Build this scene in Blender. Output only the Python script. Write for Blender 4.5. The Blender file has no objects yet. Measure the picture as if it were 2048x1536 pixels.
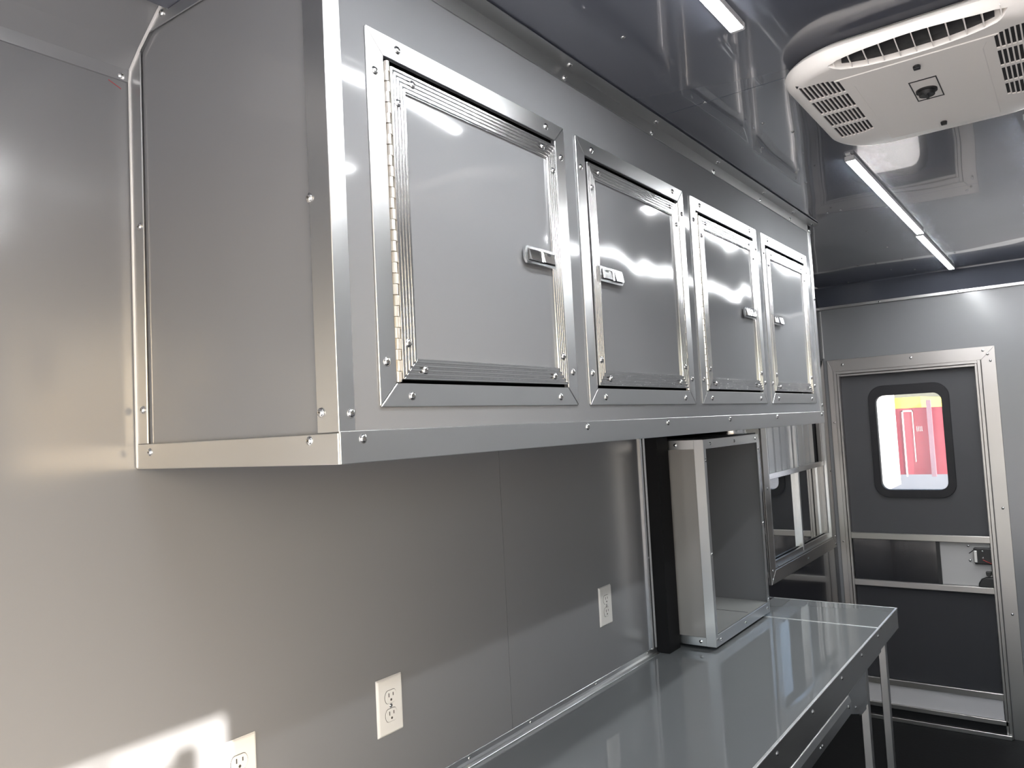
import bpy, bmesh, math, random
from mathutils import Vector, Matrix
random.seed(4)
S = bpy.context.scene
COL = S.collection

# ------------------------------------------------------------------ camera
CAM = Vector((-0.6644, -1.2673, 1.6719))
YAW, PITCH, ROLL = math.radians(36.289), math.radians(3.437), math.radians(-2.979)
FPX = 1539.98
f = Vector((math.cos(PITCH)*math.cos(YAW), math.cos(PITCH)*math.sin(YAW), math.sin(PITCH)))
r0 = Vector((math.sin(YAW), -math.cos(YAW), 0)); u0 = r0.cross(f)
r = math.cos(ROLL)*r0 + math.sin(ROLL)*u0
u = -math.sin(ROLL)*r0 + math.cos(ROLL)*u0
cd = bpy.data.cameras.new('camera'); cam = bpy.data.objects.new('camera', cd); COL.objects.link(cam)
cam.matrix_world = Matrix(((r.x, u.x, -f.x, CAM.x), (r.y, u.y, -f.y, CAM.y), (r.z, u.z, -f.z, CAM.z), (0, 0, 0, 1)))
cd.sensor_width = 36; cd.lens = 36*FPX/2048; cd.clip_start = .02; cd.clip_end = 400
S.camera = cam

# ------------------------------------------------------------------ world, sun, exposure
SUN_ELEV = math.radians(25)
SUN_H = Vector((.3, 1, 0)).normalized()
w = bpy.data.worlds.new('sky'); S.world = w; w.use_nodes = True
nt = w.node_tree; nt.nodes.clear()
o = nt.nodes.new('ShaderNodeOutputWorld'); b = nt.nodes.new('ShaderNodeBackground')
sk = nt.nodes.new('ShaderNodeTexSky'); sk.sky_type = 'NISHITA'; sk.sun_disc = False
sk.sun_elevation = SUN_ELEV; sk.sun_rotation = math.atan2(-SUN_H.x, -SUN_H.y)
sk.air_density = 1.0; sk.dust_density = 2.5
nt.links.new(sk.outputs[0], b.inputs[0]); nt.links.new(b.outputs[0], o.inputs[0]); b.inputs[1].default_value = .9
sd = bpy.data.lights.new('sun', 'SUN'); sun = bpy.data.objects.new('sun', sd); COL.objects.link(sun)
sd.energy = 28.0; sd.angle = math.radians(.8); sd.color = (1, .94, .87)
sdir = Vector((SUN_H.x*math.cos(SUN_ELEV), SUN_H.y*math.cos(SUN_ELEV), -math.sin(SUN_ELEV)))
sun.rotation_euler = sdir.to_track_quat('-Z', 'Y').to_euler(); sun.location = (-6, -16, 8)
LED_STRENGTH = 118
S.view_settings.view_transform = 'Standard'; S.view_settings.look = 'None'
S.view_settings.gamma = 1; S.view_settings.use_curve_mapping = False
S.view_settings.exposure = 0.14
S.cycles.max_bounces = 10; S.cycles.diffuse_bounces = 5; S.cycles.glossy_bounces = 6
S.cycles.sample_clamp_indirect = 6
S.cycles.caustics_reflective = True; S.cycles.blur_glossy = .6

# ------------------------------------------------------------------ materials
def mat(name, col, rough=.5, metal=0, spec=.5, coat=0, coat_r=.03, emit=None, es=0, wave=None, grain=None, var=None):
    """wave=(scale, distance): shallow buckles of a sheet; grain=(scale vec, distance): fine brushed relief; var=(scale, amount): tone mottling"""
    m = bpy.data.materials.new(name); m.use_nodes = True
    n = m.node_tree.nodes; L = m.node_tree.links; p = n['Principled BSDF']
    p.inputs['Base Color'].default_value = (*col, 1); p.inputs['Roughness'].default_value = rough
    p.inputs['Metallic'].default_value = metal; p.inputs['Specular IOR Level'].default_value = spec
    p.inputs['Coat Weight'].default_value = coat; p.inputs['Coat Roughness'].default_value = coat_r
    if emit: p.inputs['Emission Color'].default_value = (*emit, 1); p.inputs['Emission Strength'].default_value = es
    tc = n.new('ShaderNodeTexCoord'); nrm = None
    if wave:
        t = n.new('ShaderNodeTexNoise'); t.inputs['Scale'].default_value = wave[0]; t.inputs['Detail'].default_value = .6
        L.new(tc.outputs['Object'], t.inputs['Vector'])
        bu = n.new('ShaderNodeBump'); bu.inputs['Distance'].default_value = wave[1]; bu.inputs['Strength'].default_value = 1
        L.new(t.outputs['Fac'], bu.inputs['Height']); nrm = bu
    if grain:
        mp = n.new('ShaderNodeMapping'); mp.inputs['Scale'].default_value = grain[0]; L.new(tc.outputs['Object'], mp.inputs['Vector'])
        t = n.new('ShaderNodeTexNoise'); t.inputs['Scale'].default_value = 1; t.inputs['Detail'].default_value = 3
        L.new(mp.outputs[0], t.inputs['Vector'])
        bu = n.new('ShaderNodeBump'); bu.inputs['Distance'].default_value = grain[1]; bu.inputs['Strength'].default_value = 1
        L.new(t.outputs['Fac'], bu.inputs['Height'])
        if nrm: L.new(nrm.outputs[0], bu.inputs['Normal'])
        nrm = bu
    if nrm:
        L.new(nrm.outputs[0], p.inputs['Normal'])
        if coat: L.new(nrm.outputs[0], p.inputs['Coat Normal'])
    if var:
        t = n.new('ShaderNodeTexNoise'); t.inputs['Scale'].default_value = var[0]; t.inputs['Detail'].default_value = 4
        L.new(tc.outputs['Object'], t.inputs['Vector'])
        mr = n.new('ShaderNodeMapRange'); mr.inputs[1].default_value = .3; mr.inputs[2].default_value = .7
        mr.inputs[3].default_value = max(.02, rough-var[1]); mr.inputs[4].default_value = rough+var[1]
        L.new(t.outputs['Fac'], mr.inputs[0]); L.new(mr.outputs[0], p.inputs['Roughness'])
    return m
M = {}
GREY = (.172, .175, .182)
M['sheet'] = mat('pewter_painted_sheet', GREY, .19, spec=.5, wave=(2.0, .004))
M['boxsheet'] = mat('lighter_box_side_sheet', (.30, .285, .275), .26, spec=.5, coat=.3, coat_r=.06, wave=(2.2, .004))
M['cab'] = mat('pewter_cabinet_sheet', GREY, .075, spec=.5, coat=.25, coat_r=.02, wave=(4.4, .0065))
M['sheetr'] = mat('matte_grey_sheet', (.24, .24, .245), .5, spec=.4)
M['ceil'] = mat('shaded_pewter_ceiling', (.085, .092, .115), .14, spec=.5, coat=.8, coat_r=.02, wave=(2.0, .008))  # same pewter, darkened in colour for the shaded ceiling
M['top'] = mat('pewter_worktop_sheet', (.155, .162, .166), .03, spec=.8, wave=(3.0, .001))
M['alu'] = mat('aluminium_trim', (.70, .705, .71), .31, 1, var=(2, .04))
M['lip'] = mat('bright_edge_aluminium', (.90, .90, .90), .45, 1)
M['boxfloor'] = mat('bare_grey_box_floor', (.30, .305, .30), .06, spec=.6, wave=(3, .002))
M['alud'] = mat('dark_reflection_aluminium', (.40, .385, .375), .36, 1, var=(2, .05))  # brownish tone puts dark warm reflections into the frame metal
M['alub'] = mat('polished_aluminium', (.80, .80, .80), .19, 1, var=(2.5, .03))
M['dull'] = mat('dull_aluminium', (.52, .52, .52), .36, 1, var=(2, .04))
M['steel'] = mat('screw_steel', (.78, .78, .78), .16, 1)
M['nickel'] = mat('hinge_metal', (.70, .67, .62), .38, 1)
M['chrome'] = mat('chrome', (.88, .89, .90), .14, 1)
M['black'] = mat('black_gloss_panel', (.008, .008, .010), .16, spec=.5, coat=.5, coat_r=.04, wave=(3, .002))
M['blackp'] = mat('black_plastic', (.010, .010, .011), .45)
M['blackm'] = mat('matte_black', (.006, .006, .007), .7, spec=.2)
M['rubber'] = mat('black_rubber_floor', (.006, .006, .0065), .6, spec=.15, grain=((60, 60, 60), .0006))
M['gasket'] = mat('black_gasket', (.012, .011, .012), .5)
M['white'] = mat('white_outlet_plastic', (.62, .61, .59), .3)
M['slot'] = mat('dark_slot', (.05, .045, .04), .6)
M['ac'] = mat('warm_white_ac_plastic', (.90, .86, .82), .5)
M['acd'] = mat('vent_shade', (.02, .02, .022), .7)
M['led'] = mat('led_diffuser', (1, 1, 1), .4, emit=(.97, .99, 1.0), es=LED_STRENGTH)
M['ledh'] = mat('led_housing', (.42, .42, .43), .45)
M['doorslab'] = mat('charcoal_door_skin', (.165, .165, .175), .45, spec=.35)
M['doorshade'] = mat('shaded_door_skin', (.075, .075, .083), .5, spec=.3)
M['kick'] = mat('light_grey_kick_plate', (.52, .50, .51), .5)
M['lockgrey'] = mat('grey_lock_panel', (.40, .39, .39), .5)
M['caulk'] = mat('clear_caulk_bead', (.55, .54, .53), .3)
M['glassdark'] = mat('dark_window_glass', (.012, .013, .014), .02, spec=.9, coat=1, coat_r=.01)
M['redmark'] = mat('red_wire', (.35, .02, .02), .5)
M['concrete'] = mat('tan_concrete', (.52, .49, .46), .9)
M['rampbounce'] = mat('pale_bounce_ramp', (.52, .49, .46), .8)
M['asphalt'] = mat('grey_asphalt', (.15, .155, .165), .9)
M['redp'] = mat('red_paint', (.23, .033, .05), .5)
M['yel'] = mat('yellow_paint', (.58, .45, .07), .5)
M['wht'] = mat('white_paint', (.85, .85, .85), .5)
M['purp'] = mat('grey_purple_paint', (.16, .10, .13), .5)
m = bpy.data.materials.new('clear_glass'); m.use_nodes = True; n = m.node_tree.nodes; L = m.node_tree.links; n.clear()
oo = n.new('ShaderNodeOutputMaterial'); mx = n.new('ShaderNodeMixShader'); tr = n.new('ShaderNodeBsdfTransparent'); gl = n.new('ShaderNodeBsdfGlossy')
gl.inputs['Roughness'].default_value = .01; fr = n.new('ShaderNodeFresnel'); fr.inputs[0].default_value = 1.45
du = n.new('ShaderNodeBsdfTranslucent'); du.inputs[0].default_value = (.9, .9, .9, 1); m2 = n.new('ShaderNodeMixShader'); m2.inputs[0].default_value = .05   # thin white translucent veil mixed into the pane
L.new(tr.outputs[0], m2.inputs[1]); L.new(du.outputs[0], m2.inputs[2])
L.new(fr.outputs[0], mx.inputs[0]); L.new(m2.outputs[0], mx.inputs[1]); L.new(gl.outputs[0], mx.inputs[2]); L.new(mx.outputs[0], oo.inputs[0])
M['glass'] = m
m = bpy.data.materials.new('insect_screen_mesh'); m.use_nodes = True; n = m.node_tree.nodes; L = m.node_tree.links; n.clear()
oo = n.new('ShaderNodeOutputMaterial'); mx = n.new('ShaderNodeMixShader'); tr = n.new('ShaderNodeBsdfTransparent'); gl = n.new('ShaderNodeBsdfDiffuse')
gl.inputs[0].default_value = (.05, .05, .055, 1); mx.inputs[0].default_value = .25
L.new(tr.outputs[0], mx.inputs[1]); L.new(gl.outputs[0], mx.inputs[2]); L.new(mx.outputs[0], oo.inputs[0])
M['mesh'] = m

# ------------------------------------------------------------------ mesh helpers
class MB:
    def __init__(s): s.v = []; s.f = []; s.m = []; s.cur = 0
    def add(s, vs, fs):
        k = len(s.v); s.v += [tuple(x) for x in vs]; s.f += [tuple(k+i for i in q) for q in fs]; s.m += [s.cur]*len(fs); return s
    def mi(s, i): s.cur = i; return s
    def box(s, x0, x1, y0, y1, z0, z1):
        x0, x1 = sorted((x0, x1)); y0, y1 = sorted((y0, y1)); z0, z1 = sorted((z0, z1))
        return s.add([(x0,y0,z0),(x1,y0,z0),(x1,y1,z0),(x0,y1,z0),(x0,y0,z1),(x1,y0,z1),(x1,y1,z1),(x0,y1,z1)],
                     [(0,3,2,1),(4,5,6,7),(0,1,5,4),(1,2,6,5),(2,3,7,6),(3,0,4,7)])
    def prism(s, A, B):
        """two matching polygons joined"""
        k = len(A); return s.add(list(A)+list(B), [tuple(range(k))[::-1], tuple(range(k, 2*k))] + [(i, (i+1) % k, k+(i+1) % k, k+i) for i in range(k)])
    def ex(s, poly, axis, a, b):
        """extrude a 2-D polygon along an axis"""
        def P(q, t): return {'x': (t, q[0], q[1]), 'y': (q[0], t, q[1]), 'z': (q[0], q[1], t)}[axis]
        return s.prism([P(q, a) for q in poly], [P(q, b) for q in poly])
    def cyl(s, p0, p1, r, n=16, r1=None):
        p0 = Vector(p0); p1 = Vector(p1); d = (p1-p0).normalized(); a = d.orthogonal().normalized(); c = d.cross(a); r1 = r if r1 is None else r1
        ring = lambda p, R: [p + R*(math.cos(2*math.pi*i/n)*a + math.sin(2*math.pi*i/n)*c) for i in range(n)]
        return s.prism(ring(p0, r), ring(p1, r1))
    def build(s, name, mats, parent=None, smooth=False, bevel=0, kind=None, seg=1):
        me = bpy.data.meshes.new(name); me.from_pydata(s.v, [], s.f)
        if not isinstance(mats, (list, tuple)): mats = [mats]
        for k in mats: me.materials.append(M[k])
        for p, i in zip(me.polygons, s.m): p.material_index = i
        bm = bmesh.new(); bm.from_mesh(me); bmesh.ops.recalc_face_normals(bm, faces=bm.faces); bm.to_mesh(me); bm.free()
        if smooth:
            me.polygons.foreach_set('use_smooth', [True]*len(me.polygons)); me.set_sharp_from_angle(angle=math.radians(38))
        ob = bpy.data.objects.new(name, me); COL.objects.link(ob)
        if parent: ob.parent = parent
        if kind: ob['kind'] = kind
        if bevel:
            bv = ob.modifiers.new('edge', 'BEVEL'); bv.width = bevel; bv.segments = seg; bv.limit_method = 'ANGLE'; bv.angle_limit = math.radians(40)
        return ob
def bx(name, m, parent, *a, bevel=0, kind=None): return MB().box(*a).build(name, m, parent, bevel=bevel, kind=kind)
def tag(o, label=None, cat=None, group=None, kind=None):
    if label: o['label'] = label
    if cat: o['category'] = cat
    if group: o['group'] = group
    if kind: o['kind'] = kind
    return o
def empty(name, loc, label=None, cat=None, group=None, kind=None):
    o = bpy.data.objects.new(name, None); COL.objects.link(o); o.location = loc; o.empty_display_size = .05
    bpy.context.view_layer.update()
    return tag(o, label, cat, group, kind)
def adopt(o, parent):
    """parent, keeping world coordinates: parents are only translated"""
    o.parent = parent; o.matrix_parent_inverse = Matrix.Translation(parent.location).inverted(); return o
def P(name, mb, mats, parent, **k):
    o = mb.build(name, mats, None, **k); return adopt(o, parent) if parent else o
def B(name, m, parent, *a, bevel=0):
    o = bx(name, m, None, *a, bevel=bevel); return adopt(o, parent) if parent else o
def rrect(x0, x1, z0, z1, rad, n=6):
    pts = []
    for cx, cz, a0 in ((x1-rad, z1-rad, 0), (x0+rad, z1-rad, 90), (x0+rad, z0+rad, 180), (x1-rad, z0+rad, 270)):
        for i in range(n+1):
            a = math.radians(a0+90*i/n); pts.append((cx+rad*math.cos(a), cz+rad*math.sin(a)))
    return pts
def ring(mb, outer, inner, axis, a, b):
    """flat ring between two matching outlines, extruded"""
    def Q(q, t): return {'x': (t, q[0], q[1]), 'y': (q[0], t, q[1]), 'z': (q[0], q[1], t)}[axis]
    k = len(outer); vs = [Q(q, a) for q in outer]+[Q(q, a) for q in inner]+[Q(q, b) for q in outer]+[Q(q, b) for q in inner]; fs = []
    for i in range(k):
        j = (i+1) % k
        fs += [(i, j, k+j, k+i), (2*k+i, 3*k+i, 3*k+j, 2*k+j), (i, 2*k+i, 2*k+j, j), (k+i, k+j, 3*k+j, 3*k+i)]
    return mb.add(vs, fs)

# screw: pan head with a cross recess, axis +Z, shared mesh
def screw_mesh(rad=.0058, h=.0032):
    mb = MB(); n = 10; prof = [(rad*1.12, 0), (rad*1.12, h*.22), (rad, h*.3), (rad*.86, h*.72), (rad*.5, h)]
    rings = [[(R*math.cos(2*math.pi*i/n), R*math.sin(2*math.pi*i/n), z) for i in range(n)] for R, z in prof]
    vs = [q for rg in rings for q in rg]; fs = [(a*n+i, a*n+(i+1) % n, (a+1)*n+(i+1) % n, (a+1)*n+i) for a in range(len(prof)-1) for i in range(n)]
    fs.append(tuple((len(prof)-1)*n+i for i in range(n))); mb.add(vs, fs)
    mb.mi(1); a = rad*.42; t = rad*.11
    mb.box(-a, a, -t, t, h*.9, h*1.04); mb.box(-t, t, -a, a, h*.9, h*1.04)
    ob = mb.build('screw', ['steel', 'slot'], smooth=True); me = ob.data; bpy.data.objects.remove(ob); return me
SCREW = screw_mesh(); SCREW_S = screw_mesh(.0042, .0024)
def screw(parent, p, nrm, small=False, name='screw'):
    o = bpy.data.objects.new(name, SCREW_S if small else SCREW); COL.objects.link(o); o.parent = parent
    o.matrix_parent_inverse = Matrix.Translation(parent.location).inverted()
    q = Vector(nrm).to_track_quat('Z', 'Y').to_matrix().to_4x4() @ Matrix.Rotation(random.uniform(0, 1.5), 4, 'Z')
    o.matrix_basis = Matrix.Translation(p) @ q
    return o

ZC = 2.383; XF = 3.96; YB = -.10; YR = -2.02; XR = -1.75; D = -.501
CT = .867
# ================================================================== SETTING
fl = bx('floor', 'rubber', None, XR, XF+.1, YR-.06, .08, -.06, 0, kind='structure'); tag(fl, 'black rubber floor of the trailer', 'floor')
# ceiling: separate sheets with recessed joints, slightly buckled
ce = empty('ceiling', (0, 0, ZC), 'dark glossy grey ceiling of jointed metal sheets', 'ceiling', kind='structure')
B('roof_deck', 'blackm', ce, XR, XF+.2, YR-.06, -.134, ZC+.006, ZC+.05); B('roof_deck', 'blackm', ce, XR, XF+.2, -.133, .16, 2.417, 2.45)
seams = [XR, -.235, .972, 2.19, 3.35, XF+.05]
for a, b in zip(seams[:-1], seams[1:]):
    P('ceiling_sheet', MB().box(a+.001, b-.001, YR-.02, -.126, ZC, ZC+.005), 'ceil', ce)
for xx in (-.6, .2, .587, .972, 1.357, 1.76, 2.19, 2.6, 3.0, 3.35, 3.7):
    for yy in (-.643, -1.4): screw(ce, (xx, yy, ZC), (0, 0, -1), True)
for (xx, yy) in ((2.19, -.60), (3.34, -.45), (3.6, -.55), (3.8, -.3), (1.19, -.7), (1.3, -.74)): screw(ce, (xx, yy, ZC), (0, 0, -1), True)
# left wall, grey sheets
wl = empty('wall_left', (0, 0, 0), 'glossy grey sheet metal wall behind the worktop', 'wall', kind='structure')
for a, b in ((XR, -.235), (-.235, .985), (.985, 1.832)):
    P('wall_sheet', MB().box(a+.0008, b-.0008, 0, .006, 0, 2.32), 'sheet', wl)
B('wall_core', 'blackm', wl, XR, 1.835, .007, .09, 0, ZC)
screw(wl, (-.016, -.0045, 2.306), (0, -1, 0))
P('scratch', MB().prism([(-.036, 0, 2.294), (-.015, 0, 2.285), (-.015, 0, 2.2838), (-.036, 0, 2.2928)], [(-.036, -.0004, 2.294), (-.015, -.0004, 2.285), (-.015, -.0004, 2.2838), (-.036, -.0004, 2.2928)]), 'redmark', wl)
# left cove: angled strip between wall and ceiling
tc_ = MB().ex([(.0, 2.298), (-.004, 2.298), (-.007, 2.318), (-.04, 2.347), (-.132, 2.412), (-.132, 2.416), (0, 2.416)], 'x', XR, 2.31).build('trim_1', 'sheet', kind='structure'); tag(tc_, 'angled grey cove strip between left wall and ceiling', 'trim')
# black-lined recess for the metal box, then the window wall
bl = empty('wall_recess', (1.84, 0, 0), 'black lined recess around the open metal box', 'wall', kind='structure')
B('recess_post', 'blackm', bl, 1.836, 1.925, -.052, .10, CT-.0, 2.30)
B('recess_back', 'blackm', bl, 1.836, 2.52, .095, .13, 0, ZC)
B('recess_lining', 'blackm', bl, 1.927, 2.518, -.05, .094, 1.628, 1.638)
wf = empty('wall_front', (2.52, YB, 0), 'black glossy wall panel carrying the window', 'wall', kind='structure')
WX0, WX1, WZ0, WZ1 = 2.86, 3.85, .985, 1.90
for nm, a in (('black_panel', (2.52, WX0, YB, YB+.006, 0, ZC)), ('black_panel', (WX1, XF, YB, YB+.006, 0, ZC)), ('black_panel', (WX0, WX1, YB, YB+.006, 0, WZ0)), ('black_panel', (WX0, WX1, YB, YB+.006, WZ1, ZC))):
    B(nm, 'black', wf, *a)
B('panel_edge', 'blackp', wf, 2.519, 2.53, YB, .13, 0, ZC)
B('wall_core', 'blackm', wf, 2.53, XF, YB+.06, .13, 0, ZC)
# silver joint strip between grey wall and recess
j = empty('trim_2', (1.81, 0, CT), 'silver vertical joint strip beside the black recess', 'trim', kind='structure')
P('joint_strip', MB().ex([(1.796, 0), (1.796, -.006), (1.803, -.009), (1.808, -.004), (1.822, -.004), (1.827, -.009), (1.835, -.006), (1.835, 0)], 'z', CT+.02, 2.30), 'alub', j, smooth=False)
screw(j, (1.815, -.004, 1.2), (0, -1, 0), True)
# far wall with its doorway
DY0, DY1, DZ1 = -.152, -.868, 1.905
wfar = empty('wall_far', (XF, -1, 0), 'grey sheet metal end wall around the door', 'wall', kind='structure')
B('wall_sheet', 'sheet', wfar, XF, XF+.006, DY0, YB+.002, 0, 2.29)
B('wall_sheet', 'sheet', wfar, XF, XF+.006, YR, DY1, 0, 2.29)
B('wall_sheet', 'sheet', wfar, XF, XF+.006, DY1, DY0, DZ1, 2.29)
B('wall_core', 'blackm', wfar, XF+.007, XF+.05, DY0, .1, 0, ZC)
B('wall_core', 'blackm', wfar, XF+.007, XF+.05, YR-.05, DY1, 0, ZC)
B('wall_core', 'blackm', wfar, XF+.007, XF+.05, DY1, DY0, DZ1, ZC)
B('caulk_bead', 'caulk', wfar, XF-.004, XF, YB-.005, YB-.001, 1.99, 2.262)
t = empty('trim_3', (XF, -1, 2.28), 'dark angled cove strip between end wall and ceiling', 'trim', kind='structure')
P('cove_strip', MB().ex([(XF, 2.281), (XF-.012, 2.281), (XF-.095, ZC-.004), (XF-.095, ZC), (XF, ZC)], 'y', YR, YB), 'ceil', t)
# (x,z) polygon extruded along y
P('cove_bead', MB().box(XF-.016, XF, YR, YB, 2.268, 2.282), 'dull', t)
for yy in (-.42, -.80, -1.2): screw(t, (XF-.016, yy, 2.274), (-1, 0, 0), True)
# right wall with the side entry, rear wall with the open ramp doorway
SX0, SX1, SZ1 = -1.32, -.461, 2.193
wr = empty('wall_right', (0, YR, 0), 'grey sheet metal wall opposite the cabinets with side entry', 'wall', kind='structure')
for a in ((XR, SX0, 0, ZC), (SX1, .985, 0, ZC), (.987, 2.19, 0, ZC), (2.192, 3.35, 0, ZC), (3.352, XF, 0, ZC), (SX0, SX1, SZ1, ZC)):
    B('wall_sheet', 'sheetr', wr, a[0], a[1], YR-.006, YR, a[2], a[3])
for a in ((XR, SX0, 0, ZC), (SX1, XF, 0, ZC), (SX0, SX1, SZ1, ZC)):
    B('wall_core', 'blackm', wr, a[0], a[1], YR-.04, YR-.007, a[2], a[3])
P('sun_patch_blocker', MB().box(-.70, -.52, YR-.035, YR-.01, 1.92, 2.135).box(-.565, -.52, YR-.035, YR-.01, 2.10, 2.158).box(-.70, -.66, YR-.035, YR-.01, 2.10, 2.17), 'dull', wr, bevel=.004)  # unseen blocker, shaped to notch the sun patch on the left wall
wb = empty('wall_rear', (XR, -1, 0), 'rear end of the trailer around the open ramp doorway', 'wall', kind='structure')
B('header', 'sheet', wb, XR-.05, XR, YR, .02, 2.10, ZC); B('jamb', 'alu', wb, XR-.05, XR, -.06, .02, 0, 2.1); B('jamb', 'alu', wb, XR-.05, XR, YR, YR+.06, 0, 2.1)
rp = MB().prism([(XR-.02, YR, .0), (XR-.02, 0, .0), (XR-1.9, 0, -.50), (XR-1.9, YR, -.50)], [(XR-.02, YR, -.06), (XR-.02, 0, -.06), (XR-1.9, 0, -.56), (XR-1.9, YR, -.56)]).build('bounce_ramp', 'rampbounce', kind='structure'); tag(rp, 'pale unseen ramp added behind the trailer to bounce daylight inside', 'ramp')  # unseen ramp, added pale to bounce daylight up inside
ay = bx('asphalt_yard', 'asphalt', None, 13, 60, -30, 45, -.565, -.555, kind='structure'); tag(ay, 'grey asphalt yard under the parked trailers', 'ground')
gr = bx('ground', 'concrete', None, -60, 80, -60, 60, -.62, -.56, kind='structure'); tag(gr, 'pale concrete ground outside the trailer', 'ground')

# ================================================================== DOOR at the far end
dr = empty('door_1', (XF, -.51, 0), 'charcoal entry door with rounded window behind an aluminium framed screen door', 'door', kind='structure')
XD = XF+.03      # face of the main slab
WY0, WY1, WZa, WZb = -.676, -.352, 1.239, 1.757
slab = MB()
for a in ((DY1, WY0-.02, .0, DZ1), (WY1+.02, DY0, .0, DZ1), (WY0-.02, WY1+.02, 0, WZa-.02), (WY0-.02, WY1+.02, WZb+.02, DZ1)):
    slab.box(XD, XD+.03, a[0], a[1], a[2], a[3])
P('door_slab', slab, 'doorslab', dr)
g = ring(MB(), rrect(WY0-.038, WY1+.036, WZa-.043, WZb+.055, .075, 8), rrect(WY0, WY1, WZa, WZb, .042, 8), 'x', XD-.014, XD+.03)
P('window_gasket', g, 'gasket', dr, smooth=True, bevel=.003)
P('window_pane', MB().ex(rrect(WY0-.005, WY1+.005, WZa-.005, WZb+.005, .042, 8), 'x', XD+.012, XD+.014), 'glass', dr)
# wall trim round the doorway: mitred flats and stepped jambs
for poly in ([(-.118, 1.976), (-.938, 1.976), (-.874, 1.908), (-.150, 1.908)], [(-.118, 1.976), (-.150, 1.908), (-.150, 0), (-.118, 0)], [(-.938, 1.976), (-.938, 0), (-.874, 0), (-.874, 1.908)]):
    P('door_trim', MB().ex(poly, 'x', XF-.004, XF), 'alud', dr, bevel=.001)
for s, yy in ((1, -.872), (-1, -.150)):
    P('jamb_strip', MB().box(XF-.016, XF+.03, yy, yy+s*.016, 0, 1.91), 'alud', dr, bevel=.0015)
    P('jamb_strip', MB().box(XF-.010, XF+.03, yy+s*.017, yy+s*.029, 0, 1.897), 'alud', dr, bevel=.0015)
P('head_strip', MB().box(XF-.012, XF+.03, DY1, DY0, 1.892, 1.908), 'alud', dr, bevel=.0015)
P('head_strip', MB().box(XF-.008, XF+.03, DY1+.02, DY0-.02, 1.878, 1.890), 'alud', dr, bevel=.0015)
ya, yb = DY1+.030, DY0-.030
for z0, z1, xx in ((.968, 1.004, .016), (.712, .745, .016), (.183, .216, .016)):
    P('screen_rail', MB().box(XF-.004, XF+xx, ya-.02, yb+.02, z0, z1), 'alud', dr, bevel=.003)
for z0, z1 in ((1.004, 1.88), (.216, .712)):
    P('insect_screen', MB().box(XF+.010, XF+.0105, ya, yb, z0, z1), 'mesh', dr)
B('screen_shade', 'doorshade', dr, XF+.018, XF+.024, ya, yb, .20, .725)  # dark sheet carries the shade behind the lower screen
B('sliding_panel', 'black', dr, XF+.008, XF+.012, -.60, yb, .745, .968)
B('sliding_panel_edge', 'blackp', dr, XF+.004, XF+.012, -.612, -.594, .745, .968)
B('lock_plate', 'lockgrey', dr, XF+.020, XF+.026, ya, -.595, .745, .968)
lk = P('lock_body', MB().box(XF-.002, XF+.02, -.87, -.765, .86, .945), 'blackp', dr, bevel=.006)
P('lock_bolt', MB().box(XF-.006, XF, -.782, -.766, .87, .93), 'dull', dr, bevel=.002)
P('lock_window', MB().box(XF-.004, XF, -.852, -.843, .885, .912), 'white', dr)
P('lock_wire', MB().cyl((XF-.006, -.805, .885), (XF-.006, -.845, .866), .0018, 6), 'redmark', dr)
P('lock_wire', MB().cyl((XF-.002, -.77, .935), (XF-.002, -.745, .915), .0025, 6), 'blackp', dr)
P('handle_cup', MB().ex([(-.87, .746), (-.775, .746), (-.778, .765), (-.79, .785), (-.81, .795), (-.87, .795)], 'x', XF-.004, XF+.02), 'blackp', dr, bevel=.004)
P('thumb_turn', MB().ex([(-.838, .826), (-.812, .826), (-.814, .806), (-.825, .800), (-.836, .806)], 'x', XF-.006, XF+.02), 'blackp', dr, bevel=.003)
for yy, zz in ((-.742, .950), (-.745, .875)): screw(dr, (XF+.02, yy, zz), (-1, 0, 0))
for yy, zz in ((-.805, .928), (-.848, .928), (-.805, .893), (-.853, .87)): screw(dr, (XF-.002, yy, zz), (-1, 0, 0), True)
B('kick_plate', 'kick', dr, XF+.004, XF+.016, ya, yb, .085, .183)
P('threshold', MB().box(XF-.03, XF+.03, DY1, DY0, .0, .022).box(XF-.010, XF+.03, DY1, DY0, .062, .085), 'alud', dr, bevel=.002)
B('threshold_seal', 'blackm', dr, XF-.004, XF+.03, DY1, DY0, .022, .062)
for yy, zz in ((-.885, 1.955), (-.905, 1.935), (-.915, 1.90), (-.55, 1.95), (-.20, 1.945), (-.912, 1.15), (-.912, .62)): screw(dr, (XF-.004, yy, zz), (-1, 0, 0))
for zz in (1.62, .95): screw(dr, (XF-.004, -.134, zz), (-1, 0, 0), True)

# ================================================================== WINDOW in the black wall
wn = empty('window_1', (3.35, YB, .93), 'aluminium framed sliding window in the black wall', 'window', kind='structure')
for nm, a in (('glass_pane', (WX0, 3.36, YB+.030, YB+.033, .99, 1.41)), ('glass_pane', (3.36, WX1, YB+.030, YB+.033, .99, 1.41))):
    B(nm, 'glassdark', wn, *a)
B('window_back', 'blackm', wn, WX0, WX1, YB+.04, YB+.045, .98, WZ1)
hx = WX0
for k in range(9):
    P('pane_rib', MB().ex([(hx, YB+.040), (hx+.012, YB+.028), (hx+.085, YB+.028), (hx+.097, YB+.040)], 'z', 1.41, WZ1), 'dull' if k > 5 else 'sheet', wn); hx += .098  # grey ribs fill the window above the meeting rail
for poly in ([(2.785, .925), (3.925, .925), (3.86, .982), (2.85, .982)], [(2.785, .925), (2.85, .982), (2.85, 1.92), (2.785, 1.98)], [(3.925, .925), (3.925, 1.98), (3.86, 1.92), (3.86, .982)]):
    P('window_trim', MB().ex(poly, 'y', YB-.006, YB), 'alud', wn, bevel=.0015)
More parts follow.
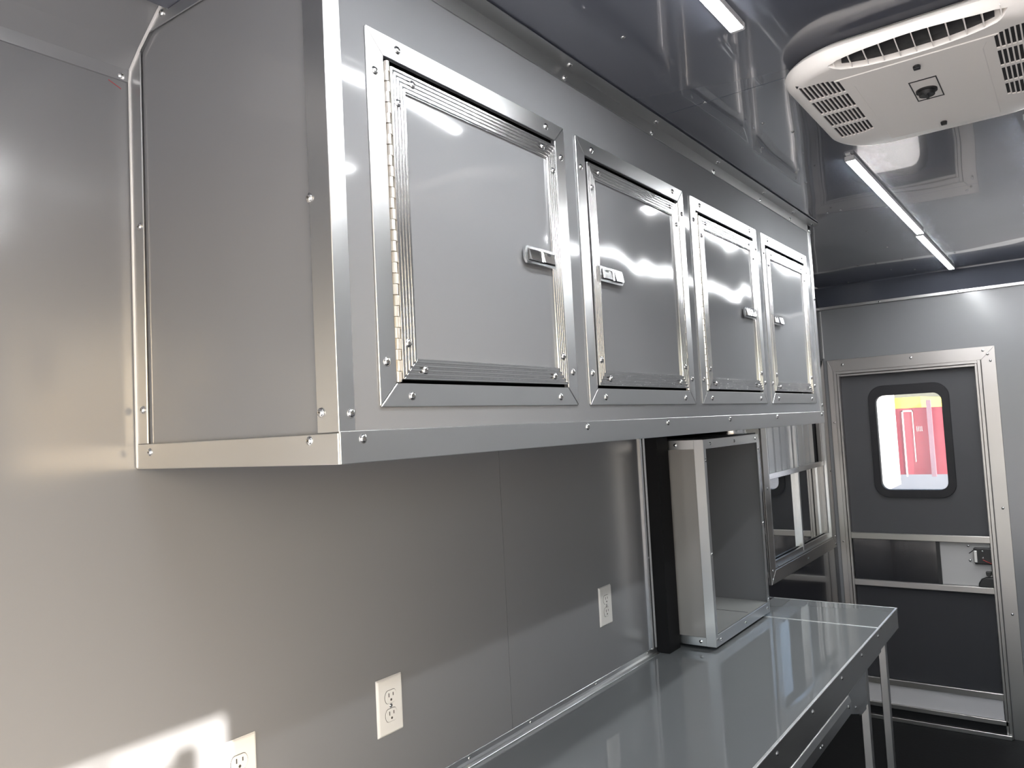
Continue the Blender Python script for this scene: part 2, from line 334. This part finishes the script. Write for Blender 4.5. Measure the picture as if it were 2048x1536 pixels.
P('sill_rail', MB().box(2.85, 3.86, YB-.004, YB+.03, .978, .990).box(2.85, 3.86, YB+.012, YB+.024, .985, 1.012), 'alud', wn, bevel=.001)
for x0, x1, y0 in ((2.850, 2.866, -.004), (3.351, 3.367, .010), (3.846, 3.860, -.004)):
    P('mullion', MB().box(x0, x1, YB+y0, YB+.035, .985, 1.92), 'alu', wn, bevel=.0015)
P('mullion', MB().box(3.828, 3.838, YB+.014, YB+.035, .985, 1.92), 'alud', wn, bevel=.001)
P('meeting_rail', MB().box(2.87, 3.345, YB+.004, YB+.03, 1.385, 1.412), 'alub', wn, bevel=.0015)
P('meeting_rail', MB().box(3.37, 3.84, YB+.010, YB+.03, 1.385, 1.410), 'alud', wn, bevel=.0015)
for xx, zz in ((2.81, .945), (3.36, .952), (3.90, .945)): screw(wn, (xx, YB-.006, zz), (0, -1, 0))
for zz in (.985, 1.35): screw(wn, (2.812, YB-.006, zz), (0, -1, 0)); screw(wn, (3.90, YB-.006, zz), (0, -1, 0))
screw(wn, (2.9, YB-.004, .990), (0, -1, .4), True)

# ================================================================== OVERHEAD CABINET
X1 = 2.308; ZB = 1.642
oc = empty('overhead_cabinet', (0, 0, ZB), 'long grey overhead cabinet with four framed doors and silver edge trim', 'cabinet')
P('side_panel', MB().ex([(-.002, ZB+.002), (D+.004, ZB+.002), (D+.004, ZC-.002), (-.098, ZC-.002), (-.042, 2.343), (-.009, 2.317), (-.006, 2.30), (-.002, 2.295)], 'x', .003, .012), 'cab', oc)
B('side_panel', 'cab', oc, X1-.012, X1-.003, D+.004, YB-.002, ZB+.002, ZC-.002)
B('bottom_panel', 'cab', oc, .012, X1-.012, D+.012, -.102, ZB+.001, ZB+.012)
B('bottom_panel', 'cab', oc, .012, 1.79, -.102, -.002, ZB+.001, ZB+.012)
doors = [(.072, .586), (.629, 1.141), (1.184, 1.686), (1.730, 2.228)]
ZD0, ZD1 = 1.713, 2.250
face = MB(); xs = [.012]
for a, b_ in doors: xs += [a+.030, b_-.030]
xs.append(X1-.012)
face.box(xs[0], xs[-1], D, D+.008, ZB+.002, ZD0+.030); face.box(xs[0], xs[-1], D, D+.008, ZD1-.030, ZC-.002)
for i in range(0, len(xs), 2): face.box(xs[i], xs[i+1], D, D+.008, ZD0+.030, ZD1-.030)
P('face_panel', face, 'cab', oc)
B('inner_back', 'blackm', oc, .02, X1-.02, D+.06, D+.066, ZB+.02, ZC-.01)

def mitred(rect, prof, y, names, m, parent, bevel=.0008):
    """four mitred strips round a rectangle on a plane facing -y; prof = [(across, height)]"""
    x0, x1, z0, z1 = rect; out = []
    for side in range(4):
        Ln = (x1-x0) if side in (0, 1) else (z1-z0)
        def Q(a, t, h):
            return [(x0+a, y-h, z0+t), (x1-a, y-h, z1-t), (x0+t, y-h, z1-a), (x1-t, y-h, z0+a)][side]
        mb = MB(); mb.prism([Q(t+.0008, t, h) for t, h in prof], [Q(Ln-t-.0008, t, h) for t, h in prof])
        out.append(P(names, mb, m, parent, bevel=bevel))
    return out
W_S = .033
flat = [(0, 0), (0, .003), (W_S, .003), (W_S, 0)]
wd = .031; rib = [(0, 0)]
for i in range(5):
    a = wd*i/5; rib += [(a+.0004, .0052), (a+wd/5*.60, .0052), (a+wd/5*.72, .0024), (a+wd/5*.97, .0024)]
rib += [(wd, .0035), (wd, 0)]
def latch(parent, xa, flip):
    """flush slam latch: bezel with one clipped end, paddle and recess"""
    L_, H_ = .098, .031; z0 = 1.963
    def X(a): return xa + (a if not flip else L_-a)
    out = [(X(.0), z0+.008), (X(.006), z0), (X(L_), z0), (X(L_), z0+H_), (X(.006), z0+H_), (X(.0), z0+H_-.008)]
    y = D-.0050
    mb = MB(); mb.ex(out, 'y', y, y-.005)
    mb.mi(1); mb.box(X(.008), X(.093), y-.0050, y-.0056, z0+.005, z0+.026)
    def wedge(a, c, lo, hi, d0, d1): mb.ex([(y-.005, z0+lo), (y-.005-d0, z0+lo), (y-.005-d1, z0+hi), (y-.005, z0+hi)], 'x', X(a), X(c))
    mb.mi(0); wedge(.010, .040, .006, .025, .0065, .0015); wedge(.046, .052, .006, .025, .004, .003); wedge(.055, .090, .0065, .0245, .0045, .0012)
    mb.mi(1); mb.box(X(.068), X(.078), y-.0062, y-.0074, z0+.020, z0+.0242)
    return P('latch', mb, ['chrome', 'blackp'], parent, bevel=.0012)
for k, (a, b_) in enumerate(doors):
    for s_ in mitred((a, b_, ZD0, ZD1), flat, D, 'door_surround', 'alu', oc): pass
    hl = k in (0, 2)      # hinge on the left
    gap_h, gap_l = .0105, .0035
    da = a+W_S + (gap_h if hl else gap_l); db = b_-W_S - (gap_l if hl else gap_h); dz0 = ZD0+W_S+.005; dz1 = ZD1-W_S-.012
    door = P('cabinet_door', MB().box(da, db, D-.0005, D+.010, dz0, dz1), 'cab', oc)
    tag(door, ['hinged on its left, nearest the camera', 'hinged on its right, second from the camera', 'hinged on its left, third from the camera', 'hinged on its right, farthest from the camera'][k])
    mitred((da, db, dz0, dz1), rib, D-.0005, 'edge_strip', 'alub', door, .0003)
    # piano hinge: alternating knuckles
    hx = (a+W_S+.0055) if hl else (b_-W_S-.0055); nk = 30; hz = (dz1-dz0+.010)/nk
    hm = MB(); hm.box(hx-.0052, hx+.0052, D+.001, D+.0025, dz0-.004, dz1+.005)
    hm.mi(0)
    for i in range(nk):
        hm.cyl((hx+(.0012 if i % 2 else -.0008), D-.002, dz0-.004+i*hz+.0006), (hx+(.0012 if i % 2 else -.0008), D-.002, dz0-.004+(i+1)*hz-.0006), .0042, 8)
    P('hinge', hm, ['nickel'], door, smooth=True)
    latch(door, [.425, .686, 1.518, 1.776][k], k in (1, 3))
    for sx in (0, 1):
        for sz in (0, 1):
            X = lambda t, lo, hi: (lo+t) if sx == 0 else (hi-t)
            Z = lambda t, lo, hi: (lo+t) if sz == 0 else (hi-t)
            screw(oc, (X(.015, a, b_), D-.003, Z(.062, ZD0, ZD1)), (0, -1, 0)); screw(oc, (X(.062, a, b_), D-.003, Z(.015, ZD0, ZD1)), (0, -1, 0))
            screw(door, (X(.013, da, db), D-.0056, Z(.052, dz0, dz1)), (0, -1, 0)); screw(door, (X(.045, da, db), D-.0056, Z(.014, dz0, dz1)), (0, -1, 0))
# edge trims
P('corner_angle', MB().ex([(-.0025, D-.0025), (.026, D-.0025), (.026, D), (.0, D), (.0, -.461), (-.0025, -.461)], 'z', ZB+.039, ZC-.002), 'alu', oc, bevel=.0008)
P('corner_angle', MB().ex([(X1+.0025, D-.0025), (X1-.028, D-.0025), (X1-.028, D), (X1, D), (X1, -.461), (X1+.0025, -.461)], 'z', ZB+.039, ZC-.002), 'alu', oc, bevel=.0008)
P('bottom_angle', MB().ex([(D-.0035, ZB-.0025), (D+.03, ZB-.0025), (D+.03, ZB), (D, ZB), (D, ZB+.040), (D-.0035, ZB+.040)], 'x', -.002, X1+.003), 'alu', oc, bevel=.0008)
P('bottom_strip', MB().box(-.0032, 0, D-.0005, -.001, ZB-.0025, ZB+.038).box(0, .03, D+.01, -.001, ZB-.0025, ZB), 'alu', oc, bevel=.0008)
P('wall_strip', MB().ex([(-.001, ZB+.039), (-.036, ZB+.039), (-.040, 2.341), (-.009, 2.315), (-.006, 2.30), (-.001, 2.293)], 'x', -.0025, 0), 'alu', oc, bevel=.0006)
P('ceiling_strip', MB().ex([(-.064, 2.364), (D-.002, 2.354), (D-.002, ZC-.001), (-.1275, ZC-.001), (-.1275, 2.407)], 'x', -.0025, 0), 'alu', oc, bevel=.0006)
P('top_angle', MB().ex([(D-.0025, ZC-.035), (D, ZC-.035), (D, ZC-.003), (D-.033, ZC-.003), (D-.033, ZC-.0055), (D-.0025, ZC-.0055)], 'x', -.002, 2.318), 'dull', oc, bevel=.0006)
# grey sealant bead up the wall edge
P('sealant_bead', MB().cyl((-.003, -.003, ZB), (-.003, -.005, 2.298), .0022, 6).cyl((-.003, -.005, 2.298), (-.003, -.009, 2.318), .0022, 6).cyl((-.003, -.009, 2.318), (-.003, -.042, 2.346), .0026, 6).cyl((-.003, -.042, 2.346), (-.003, -.126, 2.406), .0026, 6), 'caulk', oc, smooth=True)
for xx in (.037, .612, .97, 1.36, 1.762, 2.275): screw(oc, (xx, D-.0035, ZB+.029), (0, -1, 0))
for xx in (.2, .602, .984, 1.365, 1.748, 2.06, 2.29): screw(oc, (xx, D-.0025, ZC-.027), (0, -1, 0)); screw(oc, (xx, D-.016, ZC-.0055), (0, 0, -1))
screw(oc, (.019, D-.0025, 1.705), (0, -1, 0)); screw(oc, (X1-.012, D-.0025, 1.705), (0, -1, 0)); screw(oc, (X1-.012, D-.0025, 2.1), (0, -1, 0))
for yy, zz in ((-.044, 1.667), (-.445, 1.672), (-.028, 2.044), (-.024, 1.737), (-.470, 1.708), (-.463, 1.995), (-.112, 2.381)): screw(oc, (-.003, yy, zz), (-1, 0, 0))

# ================================================================== WORKTOP
wt = empty('worktop', (1.8, -.3, 0), 'long grey worktop with silver edge trim, flip-up end leaf and metal legs', 'worktop')
XJ, XE, YF = 2.470, 2.812, -.598
B('worktop_sheet', 'top', wt, -.3, XJ-.001, YF, -.001, CT-.03, CT)
B('end_leaf', 'top', wt, XJ+.001, XE, YF, YB-.001, CT-.03, CT)
P('leaf_edge', MB().box(XE, XE+.003, YF-.002, YB-.001, CT-.06, CT+.0012), 'lip', wt, bevel=.0008)
P('leaf_joint', MB().box(XJ-.005, XJ+.005, YF, YB-.002, CT-.0008, CT+.0012), 'lip', wt, bevel=.0007)
P('front_trim', MB().ex([(YF, CT-.0005), (YF-.0035, CT-.0005), (YF-.0035, CT-.088), (YF, CT-.088)], 'x', -.3, XJ), 'dull', wt, bevel=.0008)
P('front_trim', MB().ex([(YF, CT-.0005), (YF-.0035, CT-.0005), (YF-.0035, CT-.080), (YF, CT-.080)], 'x', XJ+.001, XE+.003), 'dull', wt, bevel=.0008)
P('lip', MB().box(-.3, XE+.003, YF-.0048, YF+.003, CT-.003, CT+.0012), 'lip', wt, bevel=.001)
ba = empty('trim_4', (.8, 0, CT), 'silver angle strip where the worktop meets the grey wall', 'trim', kind='structure')
P('back_angle', MB().ex([(-.001, CT), (-.020, CT), (-.020, CT+.002), (-.008, CT+.004), (-.005, CT+.010), (-.004, CT+.022), (-.001, CT+.022)], 'x', -.3, 1.832), 'alu', ba, bevel=.0006)
for xx in (.80, 1.06, 1.41, 1.76): screw(ba, (xx, -.004, CT+.014), (0, -1, 0), True)
for xx in (.9, 1.265, 1.579, 1.905, 2.175, 2.44): screw(wt, (xx, YF-.0035, CT-.022), (0, -1, 0))
for xx in (2.49, 2.578, 2.70, 2.79): screw(wt, (xx, YF-.0035, CT-.004), (0, -1, 0), True)
rl = P('under_rail', MB().ex([(YF+.002, .775), (YF-.004, .772), (YF-.010, .755), (YF-.012, .722), (YF+.04, .722), (YF+.04, .775)], 'x', -.3, 1.97), 'alu', wt, bevel=.001)
for xx in (1.60, 1.62): screw(wt, (xx, YF-.011, .74), (0, -1, .2), True)
P('gusset_plate', MB().ex([(1.96, .775), (1.975, .712), (2.13, .662), (2.19, .66), (2.22, .779)], 'y', YF-.002, YF+.001), 'alu', wt, bevel=.0006)
screw(wt, (2.05, YF-.002, .71), (0, -1, 0), True); screw(wt, (1.93, YF-.010, .75), (0, -1, .3))
for xx in (2.255, 2.585):
    P('leg', MB().box(xx-.0135, xx+.0135, YF+.002, YF+.029, 0, CT-.031), 'dull', wt, bevel=.002)
P('leg', MB().box(.1, .127, YF+.002, YF+.029, 0, CT-.031), 'dull', wt, bevel=.002)
P('leaf_stay', MB().box(2.215, 2.235, YF+.004, YF+.014, .66, CT-.031), 'alu', wt, bevel=.001)
B('rail_cap', 'blackp', wt, 1.335, 1.362, YF-.014, YF+.02, .71, .742, bevel=.004)

# ================================================================== OPEN METAL BOX on the worktop
BX0, BX1, BY, BZ0, BZ1 = 1.940, 2.512, -.180, .880, 1.604
mbx = empty('metal_box', (2.22, -.07, CT), 'open-fronted grey metal box with silver edges standing on the worktop', 'metal box')
B('side_panel', 'boxsheet', mbx, BX0, BX0+.006, BY, .09, BZ0, BZ1)  # near side given a lighter sheet than the far side
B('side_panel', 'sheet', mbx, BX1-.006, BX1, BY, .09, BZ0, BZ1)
B('back_panel', 'sheet', mbx, BX0+.007, BX1-.007, .083, .089, BZ0, BZ1)
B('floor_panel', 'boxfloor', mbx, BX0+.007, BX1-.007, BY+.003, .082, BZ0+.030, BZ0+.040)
B('top_panel', 'blackm', mbx, BX0+.001, BX1-.001, BY+.006, .09, BZ1+.001, BZ1+.006)
P('floor_line', MB().box(2.29, 2.296, BY+.01, .08, BZ0+.040, BZ0+.042), 'alub', mbx)  # thin bright line across the box floor
P('edge_angle', MB().ex([(BX0-.0025, BY-.0025), (BX0+.018, BY-.0025), (BX0+.018, BY), (BX0, BY), (BX0, BY+.034), (BX0-.0025, BY+.034)], 'z', BZ0-.002, BZ1), 'alu', mbx, bevel=.0006)
P('edge_angle', MB().box(BX1-.018, BX1+.0025, BY-.0025, BY, BZ0-.002, BZ1), 'alu', mbx, bevel=.0006)
P('edge_strip', MB().box(BX0+.018, BX1-.018, BY-.0025, BY, BZ0-.002, BZ0+.038), 'alu', mbx, bevel=.0006)
P('edge_strip', MB().box(BX0+.018, BX1-.018, BY-.0025, BY, BZ1-.034, BZ1), 'alu', mbx, bevel=.0006)
P('edge_strip', MB().box(BX0-.0025, BX0, BY+.0345, .085, BZ0-.002, BZ0+.028), 'alu', mbx, bevel=.0006)
P('edge_strip', MB().box(BX0-.0025, BX0, BY+.0345, -.03, BZ1-.034, BZ1), 'alu', mbx, bevel=.0006)
for x_, y_ in ((BX0+.03, BY+.03), (BX1-.03, BY+.03), (BX0+.03, .06), (BX1-.03, .06)): P('foot', MB().cyl((x_, y_, CT+.0013), (x_, y_, BZ0), .011, 12), 'blackp', mbx, smooth=True)
for xx, zz in ((BX0+.010, .905), (BX0+.040, BZ0+.018), (2.23, BZ0+.018), (BX1-.03, BZ0+.018), (BX1-.008, 1.24), (BX0+.010, 1.53), (BX1-.008, 1.545), (2.0, BZ1-.017), (2.24, BZ1-.017), (BX1-.035, BZ1-.017), (BX0+.010, 1.2), (BX1-.008, .93)): screw(mbx, (xx, BY-.0025, zz), (0, -1, 0))
for yy, zz in ((-.125, BZ0+.013), (-.012, BZ0+.013), (-.075, BZ1-.017), (-.035, BZ1-.017)): screw(mbx, (BX0-.0025, yy, zz), (-1, 0, 0))
pipe = empty('vent_pipe', (2.415, -.108, BZ1+.006), 'short bright round metal pipe between metal box and cabinet underside', 'pipe')
P('pipe_wall', MB().cyl((2.415, -.108, BZ1+.006), (2.415, -.108, ZB), .058, 32), 'alub', pipe, smooth=True)
P('pipe_collar', MB().cyl((2.415, -.108, BZ1+.006), (2.415, -.108, BZ1+.010), .061, 32), 'alub', pipe, smooth=True)

# ================================================================== OUTLETS
def outlet(x0, z0, label):
    Wd, H = .079, .124; t = .0055
    e = empty('wall_outlet', (x0+Wd/2, 0, z0), label, 'outlet', 'duplex outlets along the left wall')
    i = .0045; A = [(x0, 0, z0), (x0+Wd, 0, z0), (x0+Wd, 0, z0+H), (x0, 0, z0+H)]; Bp = [(x0+i, -t, z0+i), (x0+Wd-i, -t, z0+i), (x0+Wd-i, -t, z0+H-i), (x0+i, -t, z0+H-i)]
    P('cover_plate', MB().prism(A, Bp), 'white', e, bevel=.0016, seg=2) if False else P('cover_plate', MB().prism(A, Bp), 'white', e, bevel=.0015)
    cx = x0+Wd/2
    for dz in (-.0195, .0195):
        cz = z0+H/2+dz; pts = []
        for k in range(24):
            a = 2*math.pi*k/24; pts.append((cx+.0172*math.cos(a), cz+max(-.0135, min(.0135, .0172*math.sin(a)))))
        P('receptacle_gap', MB().ex([(cx+(p[0]-cx)*1.05, cz+(p[1]-cz)*1.06) for p in pts], 'y', -t, -t-.0003), 'slot', e)
        rc = P('receptacle', MB().ex(pts, 'y', -t, -t-.0018), 'white', e, bevel=.0006)
        y = -t-.0018
        P('slot', MB().box(cx-.0075, cx-.0052, y, y-.0003, cz+.000, cz+.0085), 'slot', rc); P('slot', MB().box(cx+.0052, cx+.0075, y, y-.0003, cz+.001, cz+.0078), 'slot', rc)
        P('slot', MB().cyl((cx, y, cz-.0065), (cx, y-.0003, cz-.0065), .0027, 12), 'slot', rc)
    screw(e, (cx, -t, z0+H/2), (0, -1, 0), True)
outlet(.129, 1.022, 'white duplex outlet at the edge of the sunlit patch, nearest of three')
outlet(.506, 1.024, 'white duplex outlet alone on the wall, middle of three')
outlet(1.460, 1.038, 'white duplex outlet nearest the black recess, farthest of three')

# ================================================================== AIR CONDITIONER
ac = empty('air_conditioner', (1.02, -1.07, ZC), 'warm white ceiling air conditioner grille with louvred vents and dial', 'air conditioner')
ax0, ax1, ay0, ay1 = .845, 1.432, -1.302, -.823; AZ = 2.330
def layer(ins, z, rad): return [(p[0], p[1], z) for p in rrect(ax0+ins, ax1-ins, ay0+ins, ay1-ins, rad, 12)]
body = MB(); lays = [layer(.036, ZC-.0005, .10), layer(.010, 2.3685, .122), layer(.002, 2.362, .13), layer(0, 2.357, .13), layer(.003, 2.349, .128), layer(.008, 2.341, .124), layer(.016, 2.335, .117), layer(.022, 2.332, .110), layer(.030, AZ, .102)]
n_ = len(lays[0]); body.add([p for l in lays for p in l], [(a*n_+i, a*n_+(i+1) % n_, (a+1)*n_+(i+1) % n_, (a+1)*n_+i) for a in range(len(lays)-1) for i in range(n_)] + [tuple(range(n_))[::-1], tuple((len(lays)-1)*n_+i for i in range(n_))])
bo = body.build('housing', 'ac')
cyA = -1.075; hl_ = .146; AM = -1.0625
def lens():
    pts = []
    for i in range(17):
        t_ = -1+2*i/16; pts.append((.852+.014*(1-(1-t_*t_)**.5), cyA+hl_*t_))
    for i in range(15, 0, -1):
        t_ = -1+2*i/16; pts.append((.868+.050*(1-t_*t_)**.55, cyA+hl_*t_))
    return pts
cut = MB().ex(lens(), 'z', AZ-.02, ZC-.008)
for s_ in (-1, 1):
    cy0 = AM+s_*.168
    for row in range(4):
        for k in range(9):
            yy = cy0+(k-4)*.0084; xa = .925+row*.092; xb = xa+.080
            if row == 0 and (k-4)*s_ < 0: xa += .016*(abs(k-4)/4)**2
            if row == 3 and (k-4)*s_ < 0: xb -= .012*(abs(k-4)/4)**2
            cut.box(xa, xb, yy-.0029, yy+.0029, AZ-.02, AZ+.014)
co = cut.build('cutter', 'acd')
md = bo.modifiers.new('cut', 'BOOLEAN'); md.object = co; md.operation = 'DIFFERENCE'; md.solver = 'EXACT'
bpy.context.view_layer.update()
dg = bpy.context.evaluated_depsgraph_get(); nm_ = bpy.data.meshes.new_from_object(bo.evaluated_get(dg)); bo.modifiers.clear(); bo.data = nm_
nm_.materials.clear(); nm_.materials.append(M['ac'])
for p_ in nm_.polygons: p_.material_index = 0
nm_.polygons.foreach_set('use_smooth', [True]*len(nm_.polygons)); nm_.set_sharp_from_angle(angle=math.radians(30))
bpy.data.objects.remove(co); adopt(bo, ac)
for s_ in (-1, 1):
    cy0 = AM+s_*.168; B('grille_shade', 'acd', ac, .918, 1.292, cy0-.040, cy0+.040, AZ+.0028, AZ+.0060)  # dark plates stand in for the shade inside the slots
B('duct_shadow', 'acd', ac, .888, .916, cyA-.125, cyA+.125, AZ+.012, AZ+.042)
for k in range(11):
    yy = cyA+(k-5)*.0272; t_ = min(.99, abs(yy-cyA)/hl_); xb = .868+.049*(1-t_*t_)**.55; tz = .020
    P('louver', MB().prism([(.854, yy-.0010, AZ+.012), (xb, yy-.0010, AZ+.002), (xb-.006, yy+.005, AZ+.036), (.860, yy+.005, AZ+.036)], [(.854, yy+.0010, AZ+.012), (xb, yy+.0010, AZ+.002), (xb-.006, yy+.0070, AZ+.036), (.860, yy+.0070, AZ+.036)]), 'ac', ac)
cp = []
for s_ in (1, -1):
    seq = [(1.372, AM+s_*.112), (.985, AM+s_*.112), (.955, AM+s_*.120), (.935, AM+s_*.140)]
    cp += seq if s_ == 1 else seq[::-1]
P('centre_panel', MB().ex(cp, 'z', AZ-.0018, AZ+.006), 'ac', ac, bevel=.0012)
zz = AZ-.0018
P('dial_plate', ring(MB(), [(1.048, AM+.024), (1.167, AM+.024), (1.167, AM-.026), (1.048, AM-.026)], [(1.052, AM+.022), (1.163, AM+.022), (1.163, AM-.024), (1.052, AM-.024)], 'z', zz, zz-.0008), 'blackp', ac)
P('dial_knob', MB().cyl((1.112, AM, zz), (1.112, AM, zz-.004), .020, 24).cyl((1.112, AM, zz-.004), (1.112, AM, zz-.012), .016, 24, .0145).box(1.096, 1.128, AM-.0025, AM+.0025, zz-.015, zz-.011), 'blackp', ac, smooth=True)
P('dial_mark', MB().box(1.128, 1.140, AM+.004, AM+.014, zz, zz-.0006), 'redmark', ac)
for xx in (.972, 1.338): P('panel_pin', MB().cyl((xx, AM-.003, zz), (xx, AM-.003, zz-.005), .0068, 12).box(xx-.004, xx+.004, AM-.009, AM+.003, zz-.008, zz-.003), 'blackp', ac, bevel=.001)

# ================================================================== LED BARS
def led(x0, x1, y, label):
    e = empty('led_light_bar', ((x0+x1)/2, y, ZC), label, 'light', 'ceiling light bars')
    h = .0125
    P('housing', MB().box(x0+.011, x1-.011, y-h, y+h, ZC-.004, ZC).box(x0+.011, x1-.011, y-h, y-h+.0012, ZC-.012, ZC-.004).box(x0+.011, x1-.011, y+h-.0012, y+h, ZC-.012, ZC-.004), 'ledh', e)
    P('diffuser', MB().box(x0+.0115, x1-.0115, y-h+.0014, y+h-.0014, ZC-.0140, ZC-.0045), 'led', e)
    for a, b_ in ((x0, x0+.011), (x1-.011, x1)):
        P('end_cap', MB().box(a, b_, y-h-.001, y+h+.001, ZC-.014, ZC), 'ledh', e, bevel=.002)
    for a, s_ in ((x0, -1), (x1, 1)):
        P('mounting_clip', MB().box(a, a+s_*.016, y-.007, y+.007, ZC-.003, ZC), 'alub', e, bevel=.001)
led(-.35, .690, -.822, 'white ceiling light bar near the camera beside the first cabinet door')
led(1.595, 2.775, -.806, 'long white ceiling light bar just beyond the air conditioner, cabinet side')
led(2.80, 3.79, -.797, 'white ceiling light bar farthest away, by the end wall cove')
led(-.35, .690, -1.215, 'white ceiling light bar on the entry side before the air conditioner')
led(1.595, 2.775, -1.222, 'white ceiling light bar at the right edge beyond the air conditioner')
led(2.80, 3.79, -1.222, 'white ceiling light bar on the entry side by the end wall')

# ================================================================== OUTSIDE, seen through the door window
rt = empty('red_trailer', (17, 1.6, -.56), 'red panelled trailer with yellow band seen through the door window', 'trailer')
B('body', 'redp', rt, 17, 22, -1.2, 1.98, .34, 1.70); B('top_band', 'yel', rt, 17, 22, 1.36, 1.98, 1.705, 1.93)
P('door_outline', MB().box(16.985, 17, 1.70, 1.725, .30, 1.66).box(16.985, 17, 1.52, 1.535, .6, 1.66).box(16.985, 17, 1.52, 1.725, 1.63, 1.66), 'wht', rt)
B('corner_post', 'purp', rt, 16.9, 17, 1.17, 1.25, .30, 1.85)
for yy in (1.43, 1.46, 1.40, 1.37): B('paint_mark', 'wht', rt, 16.99, 17, yy, yy+.008, 1.22, 1.32)
P('wheel', MB().cyl((19, -1.1, -.2), (19, -.85, -.2), .36, 20), 'blackm', rt, smooth=True)
wtx = empty('white_trailer', (14, 2.4, -.56), 'white trailer end seen at the left of the door window', 'trailer')
B('body', 'wht', wtx, 15.2, 16.8, 1.81, 4.6, .16, 2.6); B('red_stripe', 'redp', wtx, 15.18, 15.2, 1.93, 1.99, .75, 1.37)
P('wheel', MB().cyl((16, 1.9, -.2), (16, 2.1, -.2), .36, 20), 'blackm', wtx, smooth=True)
